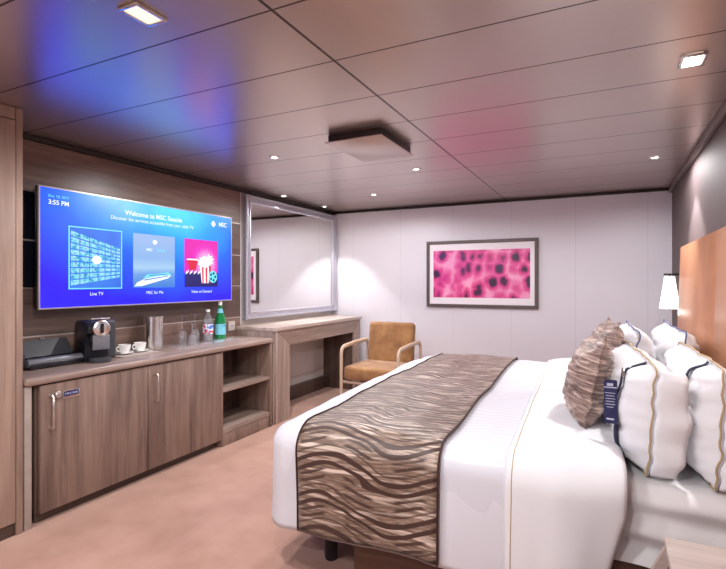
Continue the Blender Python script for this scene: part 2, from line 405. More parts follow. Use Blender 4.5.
# helper: pixel-free layout in fractions of the screen (a across, b up)
def A(a): return a*W
def B(b): return b*HT
text('screen_text','Dec 10, 2017',.023,'e_cyan',sc,(.0014,A(.034),B(.915)),ROTX,'LEFT',.0002)
text('screen_text','3:55 PM',.038,'e_white',sc,(.0014,A(.034),B(.858)),ROTX,'LEFT',.0002,True)
text('screen_text','Welcome to MSC Seaside',.047,'e_white',sc,(.0014,A(.503),B(.855)),ROTX,'CENTER',.0002,True)
text('screen_text','Discover the services accessible from your cabin TV',.034,'e_white',sc,(.0014,A(.505),B(.80)),ROTX,'CENTER',.0002)
text('screen_text','MSC',.05,'e_white',sc,(.0014,A(.90),B(.872)),ROTX,'LEFT',.0002,True)
# compass emblem
bm=bmesh.new()
pts=[]
for k in range(32):
    a=2*PI*k/32; r=.030 if k%8==0 else (.024 if k%4==0 else (.019 if k%2==0 else .023))
    pts.append((A(.862)+r*math.cos(a),B(.89)+r*math.sin(a)))
obj('emblem',prism(pts,'x',.001,.0016,bm),'e_white',sc,0)
# tile 1: wall of tv screens
ta0,ta1,tb0,tb1=.111,.332,.167,.692
n=N('tile_blue'); f=n.noise(n.co(),4,2); n.set(Base_Color=(0,0,0),Emission_Color=n.ramp(f,[(.3,lin(30,100,235)),(.7,lin(50,130,245))]),Emission_Strength=1.0); M['tile1']=n.m
t1=on('menu_tile',A(ta0),A(ta1),B(tb0),B(tb1),'tile1')
n=N('tile_thumbnails'); co=n.co(); f=n.noise(n.map(co,(1,26,30)),1,3,.7); n.set(Base_Color=(0,0,0),Emission_Color=n.ramp(f,[(.34,lin(30,120,190)),(.45,lin(90,205,235)),(.56,lin(170,235,250)),(.66,lin(80,150,215))]),Emission_Strength=1.05); M['thumb']=n.m
bm=bmesh.new()
cols=7; yy=A(ta0)+.008
tw=A(ta1)-A(ta0)-.016
zc=(B(tb0)+B(tb1))/2-.02
wd=[1.35,1.45,1.3,1.1,.95,.85,.75]; tot=sum(wd); cur=yy
for i in range(cols):
    w_=wd[i]/tot*tw; f0=(cur-yy)/tw; f1=(cur+w_-yy)/tw
    top0=.19-.095*f0; top1=.19-.095*f1; bot0=-.155+.055*f0; bot1=-.155+.055*f1
    for j in range(9):
        a0=bot0+(top0-bot0)*j/9; a1=bot1+(top1-bot1)*j/9; g=.0035
        b0=bot0+(top0-bot0)*(j+1)/9; b1=bot1+(top1-bot1)*(j+1)/9
        q=[(cur+.003,zc+a0+g),(cur+w_-.003,zc+a1+g),(cur+w_-.003,zc+b1-g),(cur+.003,zc+b0-g)]
        prism(q,'x',.0015,.0019,bm)
    cur+=w_
obj('thumbnails',bm,'thumb',t1,0)
bm=frame(A(ta0)-.004,A(ta1)+.004,B(tb0)-.004,B(tb1)+.004,0,0,[(0,.001),(0,.0025),(.007,.0025),(.007,.001)]); obj('tile_border',bm,'e_cyan',t1,0)
obj('tile_logo',prism([(A(.222)+.033*math.cos(k*PI/12),zc+.012+.027*math.sin(k*PI/12)) for k in range(24)],'x',.002,.0026),'e_white',t1,0)
text('screen_text','Live TV',.030,'e_white',sc,(.0014,A(.222),B(.105)),ROTX,'CENTER',.0002)
# tile 2: ship at sea
ta0,ta1=.388,.612
n=N('tile_sea_picture'); co=n.co(); x,y,z=n.sep(co); zz=n.math('DIVIDE',n.math('SUBTRACT',z,B(tb0)),B(tb1)-B(tb0))
zz=n.math('ADD',zz,n.math('MULTIPLY',n.noise(co,6,3),.08))
n.set(Base_Color=(0,0,0),Emission_Color=n.ramp(zz,[(.05,lin(60,130,225)),(.3,lin(110,165,235)),(.42,lin(170,210,245)),(.6,lin(140,185,240)),(1,lin(160,190,242))]),Emission_Strength=1.0); M['tile2']=n.m
t2=on('menu_tile',A(ta0),A(ta1),B(tb0),B(tb1),'tile2')
M['e_sea']=emis('sea_foam',lin(60,120,215),1)
y_,z_=A(ta0),B(tb0)
obj('ship_hull',prism([(y_+.01,z_+.01),(y_+.07,z_+.012),(y_+.30,z_+.068),(y_+.33,z_+.092),(y_+.22,z_+.085),(y_+.10,z_+.066),(y_+.03,z_+.036)],'x',.0015,.002),'e_white',t2,0)
obj('ship_decks',prism([(y_+.08,z_+.068),(y_+.12,z_+.095),(y_+.19,z_+.098),(y_+.30,z_+.112),(y_+.325,z_+.096),(y_+.22,z_+.084)],'x',.0015,.002),'e_cyan',t2,0)
obj('ship_windows',prism([(y_+.09,z_+.058),(y_+.30,z_+.088),(y_+.30,z_+.082),(y_+.09,z_+.050)],'x',.002,.0024),'e_sea',t2,0)
obj('ship_windows',prism([(y_+.13,z_+.088),(y_+.29,z_+.102),(y_+.29,z_+.097),(y_+.13,z_+.082)],'x',.002,.0024),'e_sea',t2,0)
obj('tile_logo',prism([(A(.5)+.019*math.cos(k*PI/12),B(.62)+.017*math.sin(k*PI/12)) for k in range(24)],'x',.0015,.002),'e_white',t2,0)
text('tile_text','MSC',.026,'e_white',t2,(.0018,A(.455),B(.53)),ROTX,'LEFT',.0002,True)
text('tile_text','FOR ME',.022,'e_cyan',t2,(.0018,A(.51),B(.53)),ROTX,'LEFT',.0002)
text('screen_text','MSC for Me',.030,'e_white',sc,(.0014,A(.5),B(.105)),ROTX,'CENTER',.0002)
# tile 3: popcorn and film
ta0,ta1=.67,.894; y_,z_=A(ta0),B(tb0); TW=A(ta1)-A(ta0); TH=B(tb1)-B(tb0)
n=N('tile_magenta_picture'); co=n.co(); x,y,z=n.sep(co)
ddx=n.math('SUBTRACT',y,y_+TW*.62); ddz=n.math('SUBTRACT',z,z_+TH*.5); rr=n.math('SQRT',n.math('ADD',n.math('MULTIPLY',ddx,ddx),n.math('MULTIPLY',ddz,ddz)))
ang=n.math('ARCTAN2',ddz,ddx); ray=n.math('MULTIPLY_ADD',n.math('SINE',n.math('MULTIPLY',ang,30)),.012,rr)
mg=n.ramp(n.math('MULTIPLY',ray,5),[(.2,lin(255,200,245)),(.62,lin(240,40,200)),(.9,lin(236,10,180))])
lowz=n.math('LESS_THAN',z,z_+TH*.30)
n.set(Base_Color=(0,0,0),Emission_Color=n.mix(lowz,mg,lin(16,12,110)),Emission_Strength=1.05); M['tile3']=n.m
t3=on('menu_tile',y_,y_+TW,z_,z_+TH,'tile3')
M['e_red']=emis('cup_red',lin(235,30,70),1); M['e_nv']=emis('film_navy',lin(14,14,90),1)
F=lambda pts:[(y_+TW*a,z_+TH*b) for a,b in pts]
obj('red_cup',prism(F([(.15,.36),(.32,.36),(.38,.56),(.08,.56)]),'x',.0015,.002),'e_red',t3,0)
obj('cup_lid',prism(F([(.05,.56),(.41,.56),(.38,.59),(.08,.59)]),'x',.0015,.0021),'e_white',t3,0)
obj('popcorn_box',prism(F([(.50,.08),(.70,.08),(.77,.46),(.44,.46)]),'x',.0015,.0022),'e_white',t3,0)
for k in range(3):
    a0=.47+.105*k; obj('box_stripe',prism(F([(a0+.045-.0*k,.08),(a0+.085,.08),(a0+.08+.01*k,.46),(a0+.03,.46)]),'x',.0022,.0025),'e_red',t3,0)
pc=[]
for k in range(26):
    a=2*PI*k/26; r=.2+.045*math.sin(k*2.7); pc.append((.60+r*1.15*math.cos(a)+.02,.53+r*.62*math.sin(a)+(.05 if math.cos(a)>.2 else 0)))
obj('popcorn',prism(F(pc),'x',.0022,.0028),'e_white',t3,0)
obj('film_reel',prism([(y_+TW*.84+.048*math.cos(k*PI/14),z_+TH*.22+.05*math.sin(k*PI/14)) for k in range(28)],'x',.0022,.0026),'e_cyan',t3,0)
bm=bmesh.new()
for q in range(5):
    cy=y_+TW*.84+.027*math.cos(q*2*PI/5); cz=z_+TH*.22+.029*math.sin(q*2*PI/5)
    prism([(cy+.011*math.cos(k*PI/6),cz+.011*math.sin(k*PI/6)) for k in range(12)],'x',.0026,.003,bm)
obj('reel_holes',bm,'e_nv',t3,0)
bm=bmesh.new()
for q in range(4):
    a=.03+q*.115; prism(F([(a,.26),(a+.07,.30),(a+.09,.36),(a+.02,.32)]),'x',.0015,.0019,bm)
obj('clapper_stripes',bm,'e_white',t3,0)
text('screen_text','Video on Demand',.030,'e_white',sc,(.0014,A(.782),B(.105)),ROTX,'CENTER',.0002)
# ------------------------------------------------------------------ wall socket
so=thing('wall_socket','small pale square socket plate on wood wall behind green bottle','socket',(XL+.016,3.41,.856))
obj('plate',box(0,.008,-.042,.042,-.042,.042,.003),'socket',so)
for a in(-.01,.01): obj('socket_slot',box(.0075,.0085,a-.003,a+.003,-.008,.008),'dgrey',so)
# ------------------------------------------------------------------ picture
px0,px1,pz0,pz1=-1.81,-.625,.975,1.70
p=thing('framed_picture','framed pink and black blotched abstract picture on pale back wall','picture',((px0+px1)/2,YB,(pz0+pz1)/2))
pw=(px1-px0)/2; ph=(pz1-pz0)/2
def yz2(bm):   # a frame built facing +x is turned to face -y
    bmesh.ops.rotate(bm,verts=bm.verts,cent=(0,0,0),matrix=Matrix.Rotation(-PI/2,3,'Z')); return bm
M['pframe']=plain('brown_grey_frame',lin(92,80,78),.4,.2)
obj('picture_frame',yz2(frame(-pw,pw,-ph,ph,.03,0,[(0,.001),(0,.03),(.004,.034),(.028,.034),(.032,.03),(.034,.02),(.034,.001)])),'pframe',p,20)
M['mount']=plain('white_mount',lin(236,230,236),.7,0,.01)
obj('mount',box(-pw+.03,pw-.03,-.018,-.002,-ph+.03,ph-.03),'mount',p,0)
n=N('pink_abstract_print'); co=n.co()
dn=n.noise(co,5,3); v=n.map(co,(1,1,1.0))
vd=n.n.new('ShaderNodeVectorMath'); vd.operation='ADD'; n.l.new(v,vd.inputs[0])
cb=n.n.new('ShaderNodeCombineXYZ'); n.put(cb.inputs[0],n.math('MULTIPLY_ADD',dn,.10,-.05)); n.put(cb.inputs[2],n.math('MULTIPLY_ADD',n.noise(co,4.2,2),.12,-.06)); n.l.new(cb.outputs[0],vd.inputs[1])
g=n.vor(n.map(vd.outputs[0],(8.6,1,7.0),loc=(2.3,.0,5.1)),1,rand=.8)
g2=n.noise(co,16,3)
f=n.math('ADD',g,n.math('MULTIPLY_ADD',g2,.34,-.17))
col=n.ramp(f,[(.22,lin(34,14,40)),(.32,lin(84,22,66)),(.42,lin(206,48,126)),(.6,lin(226,92,152)),(.82,lin(240,160,196))])
col=n.mix(n.ramp(n.noise(co,2.3,1),[(.35,(.12,.12,.12)),(.65,(0,0,0))]),col,lin(150,70,190))
M['print']=n.set(Base_Color=col,Roughness=.35)
obj('print',box(-pw+.078,pw-.078,-.0195,-.018,-ph+.105,ph-.105),'print',p,0)
n=N('picture_glazing'); 
# ------------------------------------------------------------------ armchair
c=thing('armchair','tan suede armchair with pale bent wood arms in the corner beside the desk','chair',(-1.965,4.34,0))
obj('seat',box(-.27,.27,-.28,.24,.325,.455,.035,5),'suede',c)
bk=bmesh.new(); bx(bk,-.25,.25,-.045,.045,0,.42,.04,5)
bmesh.ops.rotate(bk,verts=bk.verts,cent=(0,0,0),matrix=Matrix.Rotation(math.radians(-8),3,'X'))
bmesh.ops.translate(bk,verts=bk.verts,vec=(0,.225,.425)); obj('backrest',bk,'suede',c)
for sx in(-1,1):
    X=sx*.292
    pts=[]
    def arc(cy,cz,r,a0,a1,n=6): return [(X,cy+r*math.cos(math.radians(a0+(a1-a0)*k/n)),cz+r*math.sin(math.radians(a0+(a1-a0)*k/n))) for k in range(n+1)]
    pts=[(X,-.27,.012),(X,-.27,.25)]+arc(-.20,.565,.07,180,98)+[(X,.0,.648),(X,.2,.652)]+arc(.25,.592,.06,90,0)+[(X,.31,.30),(X,.33,.012)]
    obj('arm_frame',tube(pts,.016,12,flat=(.021,.014)),'arm',c,60)
    obj('leg_glide',lathe([(0,0),(.016,0),(.016,.012),(0,.012)],16,loc=(X,-.27,0)),'dgrey',c)
    obj('leg_glide',lathe([(0,0),(.016,0),(.016,.012),(0,.012)],16,loc=(X,.33,0)),'dgrey',c)
obj('stretcher',tube([(-.292,-.24,.30),(.292,-.24,.30)],.013),'arm',c)
obj('stretcher',tube([(-.292,.2,.30),(.292,.2,.30)],.013),'arm',c)
# ------------------------------------------------------------------ bed
RB=math.radians(2.2); BO=Vector((-1.35,1.713,0)); BW=2.38; BL=1.755
ZT=.625; HEM=.20
def bl(x,y,z=0):
    v=Matrix.Rotation(RB,3,'Z')@Vector((x,y,z)); return (v.x+BO.x,v.y+BO.y,z)
b=thing('bed','wide double bed on dark brown base in the middle of the cabin','bed',tuple(BO),RB)
obj('bed_base',box(.16,BL-.04,.16,BW-.16,.16,.33,.006),'base',b)
obj('bed_base_panel',box(.42,BL-.04,.06,.085,.06,.33,.002),'base',b)
for x,y in((.24,.2),(.24,BW-.2),(.9,.2),(.9,BW-.12),(BL-.14,.2),(BL-.14,BW-.12)):
    obj('leg',lathe([(0,0),(.026,0),(.03,.01),(.03,.34),(0,.34)],20,loc=(x,y,0)),'black',b)
# mattress with sheet whose side drapes in folds
def side_wrap(x,z): return .006*math.sin(x*23+z*9)+.010*noise.noise(Vector((x*5-z*6,z*9,1.3)))
def profile_sheet(npts=10):
    pass
bm=bmesh.new(); nx=70; rows=[]
prof=[]   # (inset from edge, z)
zt=.578; r=.06
for k in range(12): prof.append((.0,.335+k*(zt-r-.335)/12))
for k in range(9):
    a=PI/2*k/8; prof.append((r-r*math.cos(a),zt-r+r*math.sin(a)))
for k in range(1,15): prof.append((r+(BW/2-.06-r)*k/14,zt))
W0=.06
full=[(W0+i,z) for i,z in prof]+[(BW-W0-i,z) for i,z in reversed(prof[:-1])]
x0,x1=.06,BL-.03
for i in range(nx+1):
    x=x0+(x1-x0)*i/nx; row=[]
    for y,z in full:
        dy=0
        if z<zt-.01:
            sgn=-1 if y<BW/2 else 1
            k=min(1,(zt-z)/.12)
            fold=.036*math.sin((z*58)+x*5.0)*k*max(0,1-abs(x-1.5)/.5)
            dy=sgn*(side_wrap(x,z)*k+fold*.6)
        zz=z+ (.004*noise.noise(Vector((x*5,y*5,0))) if z>=zt-.01 else 0)
        row.append(bm.verts.new((x,y+dy,zz)))
    rows.append(row)
for a,q in zip(rows,rows[1:]):
    for k in range(len(full)-1): bm.faces.new((a[k],a[k+1],q[k+1],q[k]))
    bm.faces.new((a[-1],a[0],q[0],q[-1]))
bm.faces.new(rows[0]); bm.faces.new(list(reversed(rows[-1])))
obj('mattress',bm,'sheet',b,60)
# duvet: U-shaped rings
def rough(x,y,z,amp=1):
    v=.014*noise.noise(Vector((x*2.3,y*2.3,z*2.3)))+.008*noise.noise(Vector((x*7,y*4,z*3)))+.004*noise.noise(Vector((x*15,y*8,z*4)))
    return v*amp
def upath(d,head,rc=.13):
    """U path offset inwards by d; fixed parametrisation"""
    r=max(rc-d,.0001); pts=[]
    n1,n2,n3=44,8,60
    ax=min(d,head-.02)
    y0=d; y1=BW-d; x0=min(d,head-.05)
    for k in range(n1): 
        f=k/n1; pts.append((head+(x0+r-head)*f,y0,(0,-1)))
    for k in range(n2):
        a=PI/2*k/n2; pts.append((x0+r-r*math.sin(a),y0+r-r*math.cos(a),(-math.sin(a),-math.cos(a))))
    for k in range(n3):
        f=k/n3; pts.append((x0,y0+r+(y1-y0-2*r)*f,(-1,0)))
    for k in range(n2):
        a=PI/2*k/n2; pts.append((x0+r-r*math.cos(a),y1-r+r*math.sin(a),(-math.cos(a),math.sin(a))))
    for k in range(n1+1):
        f=k/n1; pts.append((x0+r+(head-x0-r)*f,y1,(0,1)))
    return pts
rr=.085
prof=[]
nz_=16
for k in range(nz_): prof.append((0,HEM+(ZT-rr-HEM)*k/nz_,1))
for k in range(11):
    a=PI/2*k/10; prof.append((rr-rr*math.cos(a),ZT-rr+rr*math.sin(a),math.cos(a)))
for k in range(1,21): prof.append((rr+(BW/2-.005-rr)*k/20,ZT,0))
def hemdrop(x): return 0
def puff(x,y): return .018*math.sin(min(1,max(0,y/BW))*PI)**.5 if 0<y<BW else 0
def disp(x,y,z,nv,side):
    """push along the outward normal (side: 1 on the hanging part, 0 on the top)"""
    k=rough(x,y,z)
    if side>.5:
        dr=(ZT-z)/(ZT-HEM)
        s=x if abs(nv[1])>abs(nv[0]) else y
        k+=.007*dr*math.sin(s*17+1.2*math.sin(s*5))
    return k
bm=bmesh.new(); rows=[]
for ins,z,side in prof:
    row=[]
    for x,y,nv in upath(ins,1.355):
        k=disp(x,y,z,nv,side)
        row.append(bm.verts.new((x+nv[0]*k*side,y+nv[1]*k*side,z+k*(1-side)+(puff(x,y) if side<.9 else 0)*(1-side))))
    rows.append(row)
for a,q in zip(rows,rows[1:]):
    for k in range(len(a)-1): bm.faces.new((a[k],a[k+1],q[k+1],q[k]))
bmesh.ops.remove_doubles(bm,verts=bm.verts,dist=.0003)
dv=obj('duvet',bm,'duvet',None,70); dv.location=BO; dv.rotation_euler=(0,0,RB)
tag(dv,'white striped duvet hanging over the sides of the bed','duvet')
so_=dv.modifiers.new('thick','SOLIDIFY'); so_.thickness=.012; so_.offset=-1
# sweep across the bed, used by runner and turned-back fold
def across(off,hem,n_side=16,n_arc=10,n_top=40,zt=ZT,rr=rr):
    R=rr+off; o=[]; L=0
    for k in range(n_side): o.append((-off,hem+(zt-rr-hem)*k/n_side,-1,1))
    for k in range(n_arc):
        a=PI/2*k/n_arc; o.append((rr-R*math.cos(a),zt-rr+R*math.sin(a),-math.cos(a),math.cos(a)))
    for k in range(n_top+1): o.append((rr+(BW-2*rr)*k/n_top,zt+off,0,0))
    for k in range(1,n_arc+1):
        a=PI/2*(1-k/n_arc); o.append((BW-rr+R*math.cos(a),zt-rr+R*math.sin(a),math.cos(a),math.cos(a)))
    for k in range(1,n_side+1): o.append((BW+off,zt-rr-(zt-rr-hem)*k/n_side,1,1))
    return o
def strip(x0,x1,off,hem,nx=24,bulge=0,skew=0,uv=True,thick=.006,wob=0):
    bm=bmesh.new(); P=across(off,hem); uvl=bm.loops.layers.uv.new('UVMap'); rows=[]; S=[0]
    for p,q in zip(P,P[1:]): S.append(S[-1]+math.hypot(q[0]-p[0],q[1]-p[1]))
    info={}
    for i in range(nx+1):
        f=i/nx; row=[]
        for (y,z,ny,side),s in zip(P,S):
            x=x0+(x1-x0)*f
            if wob: x+=wob*f*noise.noise(Vector((1,s*2,3)))
            if skew and z<zt_: x+=skew*f*max(0,(zt_-z))
            nv=(0,ny) if side>.5 else (0,0)
            k=disp(x,min(max(y,0),BW),z,(0,1 if ny>0 else -1),side)
            bu=bulge*math.sin(PI*min(1,f*1.0))**.6 if bulge else 0
            up=(puff(x,y) if side<.9 else 0)*(1-side)
            sg=(1 if ny>0 else -1)
            v=bm.verts.new((x,y+sg*(k+bu)*side,z+(k+bu)*(1-side)+up)); info[v]=(x,s); row.append(v)
        rows.append(row)
    for a,q in zip(rows,rows[1:]):
        for k in range(len(P)-1):
            fc=bm.faces.new((a[k],a[k+1],q[k+1],q[k]))
            for lp in fc.loops: lp[uvl].uv=info[lp.vert]
    edges=[[v.co.copy() for v in rows[0]],[v.co.copy() for v in rows[-1]]]
    return bm,edges
zt_=.5
bm,ed=strip(.19,.795,.016,.213)
rn=obj('bed_runner',bm,'runner',None,70); rn.location=BO; rn.rotation_euler=(0,0,RB)
tag(rn,'brown satin bed runner with dark wavy lines laid across the white duvet','bed runner')
sm_=rn.modifiers.new('thick','SOLIDIFY'); sm_.thickness=.006; sm_.offset=-1
for e in ed: obj('edge_binding',tube(e,.006,8,flat=(.007,.004)),'runner_edge',rn,60)
for idx in(0,-1):
    pts=[]
    bm2,_=strip(.19,.795,.016,.213)
    bm2.verts.ensure_lookup_table(); cnt=len(across(.016,.213))
    pts=[bm2.verts[i*cnt+(0 if idx==0 else cnt-1)].co.copy() for i in range(25)]; bm2.free()
    obj('hem_binding',tube(pts,.006,8,flat=(.007,.004)),'runner_edge',rn,60)
# turned-back part of the duvet
bm,ed=strip(1.03,1.41,.012,.17,nx=30,bulge=.030,skew=-.26,wob=.02)
fb=obj('turned_back_fold',bm,'linen',dv,70); fb['label']='plain white turned back top of the duvet'
q=fb.modifiers.new('thick','SOLIDIFY'); q.thickness=.012; q.offset=-1
# piping a little inside the fold
bm2,_=strip(1.03,1.41,.012,.17,nx=30,bulge=.030,skew=-.26,wob=.02); bm2.verts.ensure_lookup_table(); cnt=len(across(.012,.17))
pts=[bm2.verts[2*cnt+i].co.copy() for i in range(cnt)]; bm2.free()
obj('piping',tube(pts,.002,6),'gold',fb,60)
# ------------------------------------------------------------------ headboard
hb=thing('headboard','tan orange leather headboard of upright panels behind the pillows','headboard',(.5,2.2,0))
ys=[-2.05,-1.3,-.55,.20,.96,1.40,2.04]
hp=[(-.66,.69),(.69,2.04)]
for a,q in hp:
    bm=prism([(-.062,.30),(-.02,1.505),(.012,1.505),(.012,.30)],'y',a+.003,q-.003,bev=.006); obj('headboard_panel',bm,'leather',hb)
obj('headboard_backing',box(.013,.028,-.66,2.04,.25,1.495,.002),'trim',hb)
for y_ in(-.6,.6,1.7): obj('headboard_support',box(-.02,.027,y_-.03,y_+.03,0,.252),'trim',hb)
# ------------------------------------------------------------------ wall lamp
l=thing('wall_lamp','lit white conical wall lamp shade on black arm beside the headboard','lamp',(XR,4.58,1.30))
M['arm_blk']=plain('black_metal',(.02,.018,.02),.35,.6)
obj('wall_plate',box(-.012,-.001,-.035,.035,-.30,-.16,.003),'arm_blk',l)
obj('lamp_arm',tube([(-.01,0,-.23),(-.085,0,-.23),(-.085,0,-.27),(-.085,0,0.008)],.006,8),'arm_blk',l)
obj('top_bar',box(-.125,-.02,-.012,.012,.004,.018,.002),'arm_blk',l)
n=N('lit_lamp_shade'); f=n.noise(n.map(n.co(),(30,30,2)),1,2)
M['shade']=n.set(Base_Color=(.9,.88,.85),Roughness=.7,Emission_Color=n.ramp(f,[(.2,(1,.95,.9)),(.8,(1,.98,.95))]),Emission_Strength=1.5)
obj('lamp_shade',lathe([(.036,-.005),(.072,-.262),(.069,-.262),(.033,-.005)],32,loc=(-.085,0,0),cap0=False,cap1=False),'shade',l,60)
# ------------------------------------------------------------------ nightstand
ns=thing('nightstand','pale wood nightstand with open slanted side at the lower right corner','nightstand',(.15,1.14,0))
obj('top',box(0,.27,0,.55,.475,.5,.004),'night',ns)
for y_ in(.0,.525):
    obj('slanted_side',prism([(-.21,0),(-.18,0),(.03,.474),(.0,.474)],'y',y_,y_+.022),'night',ns,0)
obj('side_panel',prism([(-.18,.0),(-.165,.0),(.044,.474),(.03,.474)],'y',.023,.524),'base',ns,0)
obj('shelf',box(.03,.265,.024,.52,.24,.26,.002),'base',ns)
obj('back_panel',box(.25,.267,.0,.547,0,.474,.002),'night',ns)
# ------------------------------------------------------------------ pillows
def pillow_bm(w,h,t,flange=.035,seed=0,nn=36,dog=.05,ex=.45,cr_=.0):
    """stands on its lower edge: width along y, height along z, thickness along x"""
    bm=bmesh.new(); g={}
    W_,H_=w/2,h/2
    def pos(i,j,side):
        u=-1+2*i/nn; v=-1+2*j/nn
        fu=(W_-flange)/W_; fv=(H_-flange)/H_
        a=max(0,1-(abs(u)/fu)**2.4); c_=max(0,1-(abs(v)/fv)**2.4)
        th=t/2*(a**ex)*(c_**(ex if v>0 else ex*.75))
        # concave sides leave pointed corners
        y=W_*u*(1-dog*(1-v*v)*1.0); z=H_*v*(1-dog*(1-u*u)*1.2)
        q=1-cr_*(u*v)**4; y*=q; z*=q
        e=Vector((u*2+seed*7.3,v*2-seed*3.1,side*.7))
        wr=.016*noise.noise(e)+.012*noise.noise(e*2.6)+.006*noise.noise(e*6)
        # creases running in from the corners
        cr=.004*math.sin(14*math.atan2(v,u)+seed)*min(1,(abs(u)*abs(v))*2)
        fl=.012*noise.noise(Vector((u*4+seed,v*4,5)))*(1-min(1,(a*c_)*4))
        x=side*(th+.003+(wr+cr)*min(1,th*30))+fl
        return Vector((x,y,z+H_))
    for side in(1,-1):
        for i in range(nn+1):
            for j in range(nn+1): g[side,i,j]=bm.verts.new(pos(i,j,side))
        for i in range(nn):
            for j in range(nn):
                f=(g[side,i,j],g[side,i+1,j],g[side,i+1,j+1],g[side,i,j+1]); bm.faces.new(f if side==1 else f[::-1])
    rim=[(i,0) for i in range(nn)]+[(nn,j) for j in range(nn)]+[(i,nn) for i in range(nn,0,-1)]+[(0,j) for j in range(nn,0,-1)]
    for k in range(len(rim)):
        a=rim[k]; b_=rim[(k+1)%len(rim)]
        bm.faces.new((g[1,a[0],a[1]],g[-1,a[0],a[1]],g[-1,b_[0],b_[1]],g[1,b_[0],b_[1]]))
    return bm,pos
def piping(pos,w,h,flange,nn=36,side=-1,inset=1.0):
    pts=[]; fu=fv=1.0
    def G(u,v):
        p=pos((u+1)/2*nn,(v+1)/2*nn,side); p.x=0 if False else p.x; return p
    K=24
    for k in range(K): pts.append(G(-fu+2*fu*k/K,-fv))
    for k in range(K): pts.append(G(fu,-fv+2*fv*k/K))
    for k in range(K): pts.append(G(fu-2*fu*k/K,fv))
    for k in range(K): pts.append(G(-fu,fv-2*fv*k/K))
    return pts
def make_pillow(name,label,cat,loc,w,h,t,lean,rz,mat,flange,seed,pipe,group,dog=.05,roll=0,cr_=0,ex=.34):
    root=thing(name,label,cat,loc,0,group)
    root.rotation_mode='ZYX'; root.rotation_euler=(math.radians(roll),math.radians(lean),math.radians(rz))
    root.rotation_mode='XYZ'
    bm,pos=pillow_bm(w,h,t,flange,seed,dog=dog,cr_=cr_,ex=ex)
    obj('cushion_cover' if 'cushion' in name else 'pillowcase',bm,mat,root,75)
    if pipe:
        for sd in(-1,):
            obj('piping',tube(piping(pos,w,h,flange,side=sd),.0035,6,closed=True),pipe,root,60)
    return root,pos
GP='white pillows leaning on the headboard'
pA,posA=make_pillow('pillow','white pillow with navy strap and hanging tag, nearest in front row','pillow',(.088,2.31,.582),.82,.39,.225,4,5,'linen',.02,1,'gold',GP,dog=.01,cr_=.05)
pB,posB=make_pillow('pillow','plump white pillow nearest the camera, behind the one with the tag','pillow',(.296,2.28,.582),.84,.40,.20,3,2,'linen',.02,2,'gold',GP,dog=.01,cr_=.05)
pC,_=make_pillow('pillow','white pillow on far half of bed directly behind the brown cushions','pillow',(.095,3.20,.582),.84,.42,.225,5,2,'linen',.02,3,'navypipe',GP,dog=.03)
pD,_=make_pillow('pillow','white pillow on far half of bed resting against the headboard','pillow',(.31,3.20,.582),.86,.43,.20,3,1,'linen',.02,4,'navypipe',GP,dog=.03)
def flange(pos,root,seed,wd=.085):
    bm=bmesh.new(); rows=[]; K=30
    for k in range(K+1):
        j=(.02+.96*k/K)*36; p=pos(0,j,1); row=[]
        env=.75+.25*math.sin(PI*k/K)
        for q in range(7):
            f=q/6; wv=.010*f*math.sin(k*.62+seed)+.006*f*noise.noise(Vector((k*.35,seed,f)))
            row.append(bm.verts.new((p.x+.002+wd*f*env,p.y-.010*math.sin(PI*f*.8)-.012+wv,p.z*(1-.02*f)+.004*f)))
        rows.append(row)
    for a_,b_ in zip(rows,rows[1:]):
        for q in range(6): bm.faces.new((a_[q],a_[q+1],b_[q+1],b_[q]))
    o=obj('flange',bm,'linen',root,75); md=o.modifiers.new('t','SOLIDIFY'); md.thickness=.004; return o
flange(posA,pA,1.2,.10); flange(posB,pB,3.1,.10)
# navy strap around pillow A with a tag
def strap(pos,root,v0,w_,name='strap',ends=(0.02,.98)):
    bm=bmesh.new(); K=40; L=[]; nn=36
    for k in range(K+1):
        j=(ends[0]+(ends[1]-ends[0])*k/K)*nn; row=[]
        for q in(-1,0,1):
            p=pos((v0+q*w_)*nn,j,-1); p.x-=.004; row.append(p)
        L.append(row)
    for _ in range(6):
        L=[L[0]]+[[(L[k-1][q]+L[k][q]*2+L[k+1][q])/4 for q in range(3)] for k in range(1,K)]+[L[-1]]
    for row in L:
        for p in row: p.x-=.006
    top=L
    vs=[[bm.verts.new(p) for p in row] for row in top]
    for a,b_ in zip(vs,vs[1:]):
        for q in range(2): bm.faces.new((a[q],a[q+1],b_[q+1],b_[q]))
    o=obj(name,bm,'navy',root,60); md=o.modifiers.new('t','SOLIDIFY'); md.thickness=.003; md.offset=0; return o
st=strap(posA,pA,.15,.018)
pt=posA(.15*36,.58*36,-1)
tg=bmesh.new(); prism(rrect(.05,.155,.006),'x',-.002,.002,tg)
M['tagm']=plain('navy_card',lin(26,30,70),.4); M['tagtx']=plain('silver_print',lin(170,172,190),.4)
tgo=obj('hang_tag',tg,'tagm',st,loc=(pt.x-.020,pt.y-.022,pt.z)); tgo.rotation_euler=(math.radians(-9),math.radians(6),math.radians(52))
for dz,hw_,t_ in((.060,.012,.005),(.030,.019,.0012),(.020,.016,.0012),(.010,.019,.0012),(.0,.017,.0012),(-.010,.019,.0012),(-.020,.012,.0012),(-.062,.014,.003)): obj('tag_print',box(-.0030,-.0019,-hw_,hw_,dz-t_,dz+t_),'tagtx',tgo,0)
obj('tag_band',box(-.0032,-.0019,-.025,.025,.048,.052),'tagtx',tgo,0)
obj('buckle',prism(rrect(.05,.028,.005),'x',-.003,.003),'steel',st,loc=(posA(.15*36,.86*36,-1).x-.006,pt.y,posA(.15*36,.86*36,-1).z))
strap(posB,pB,.22,.014,ends=(.55,.99))
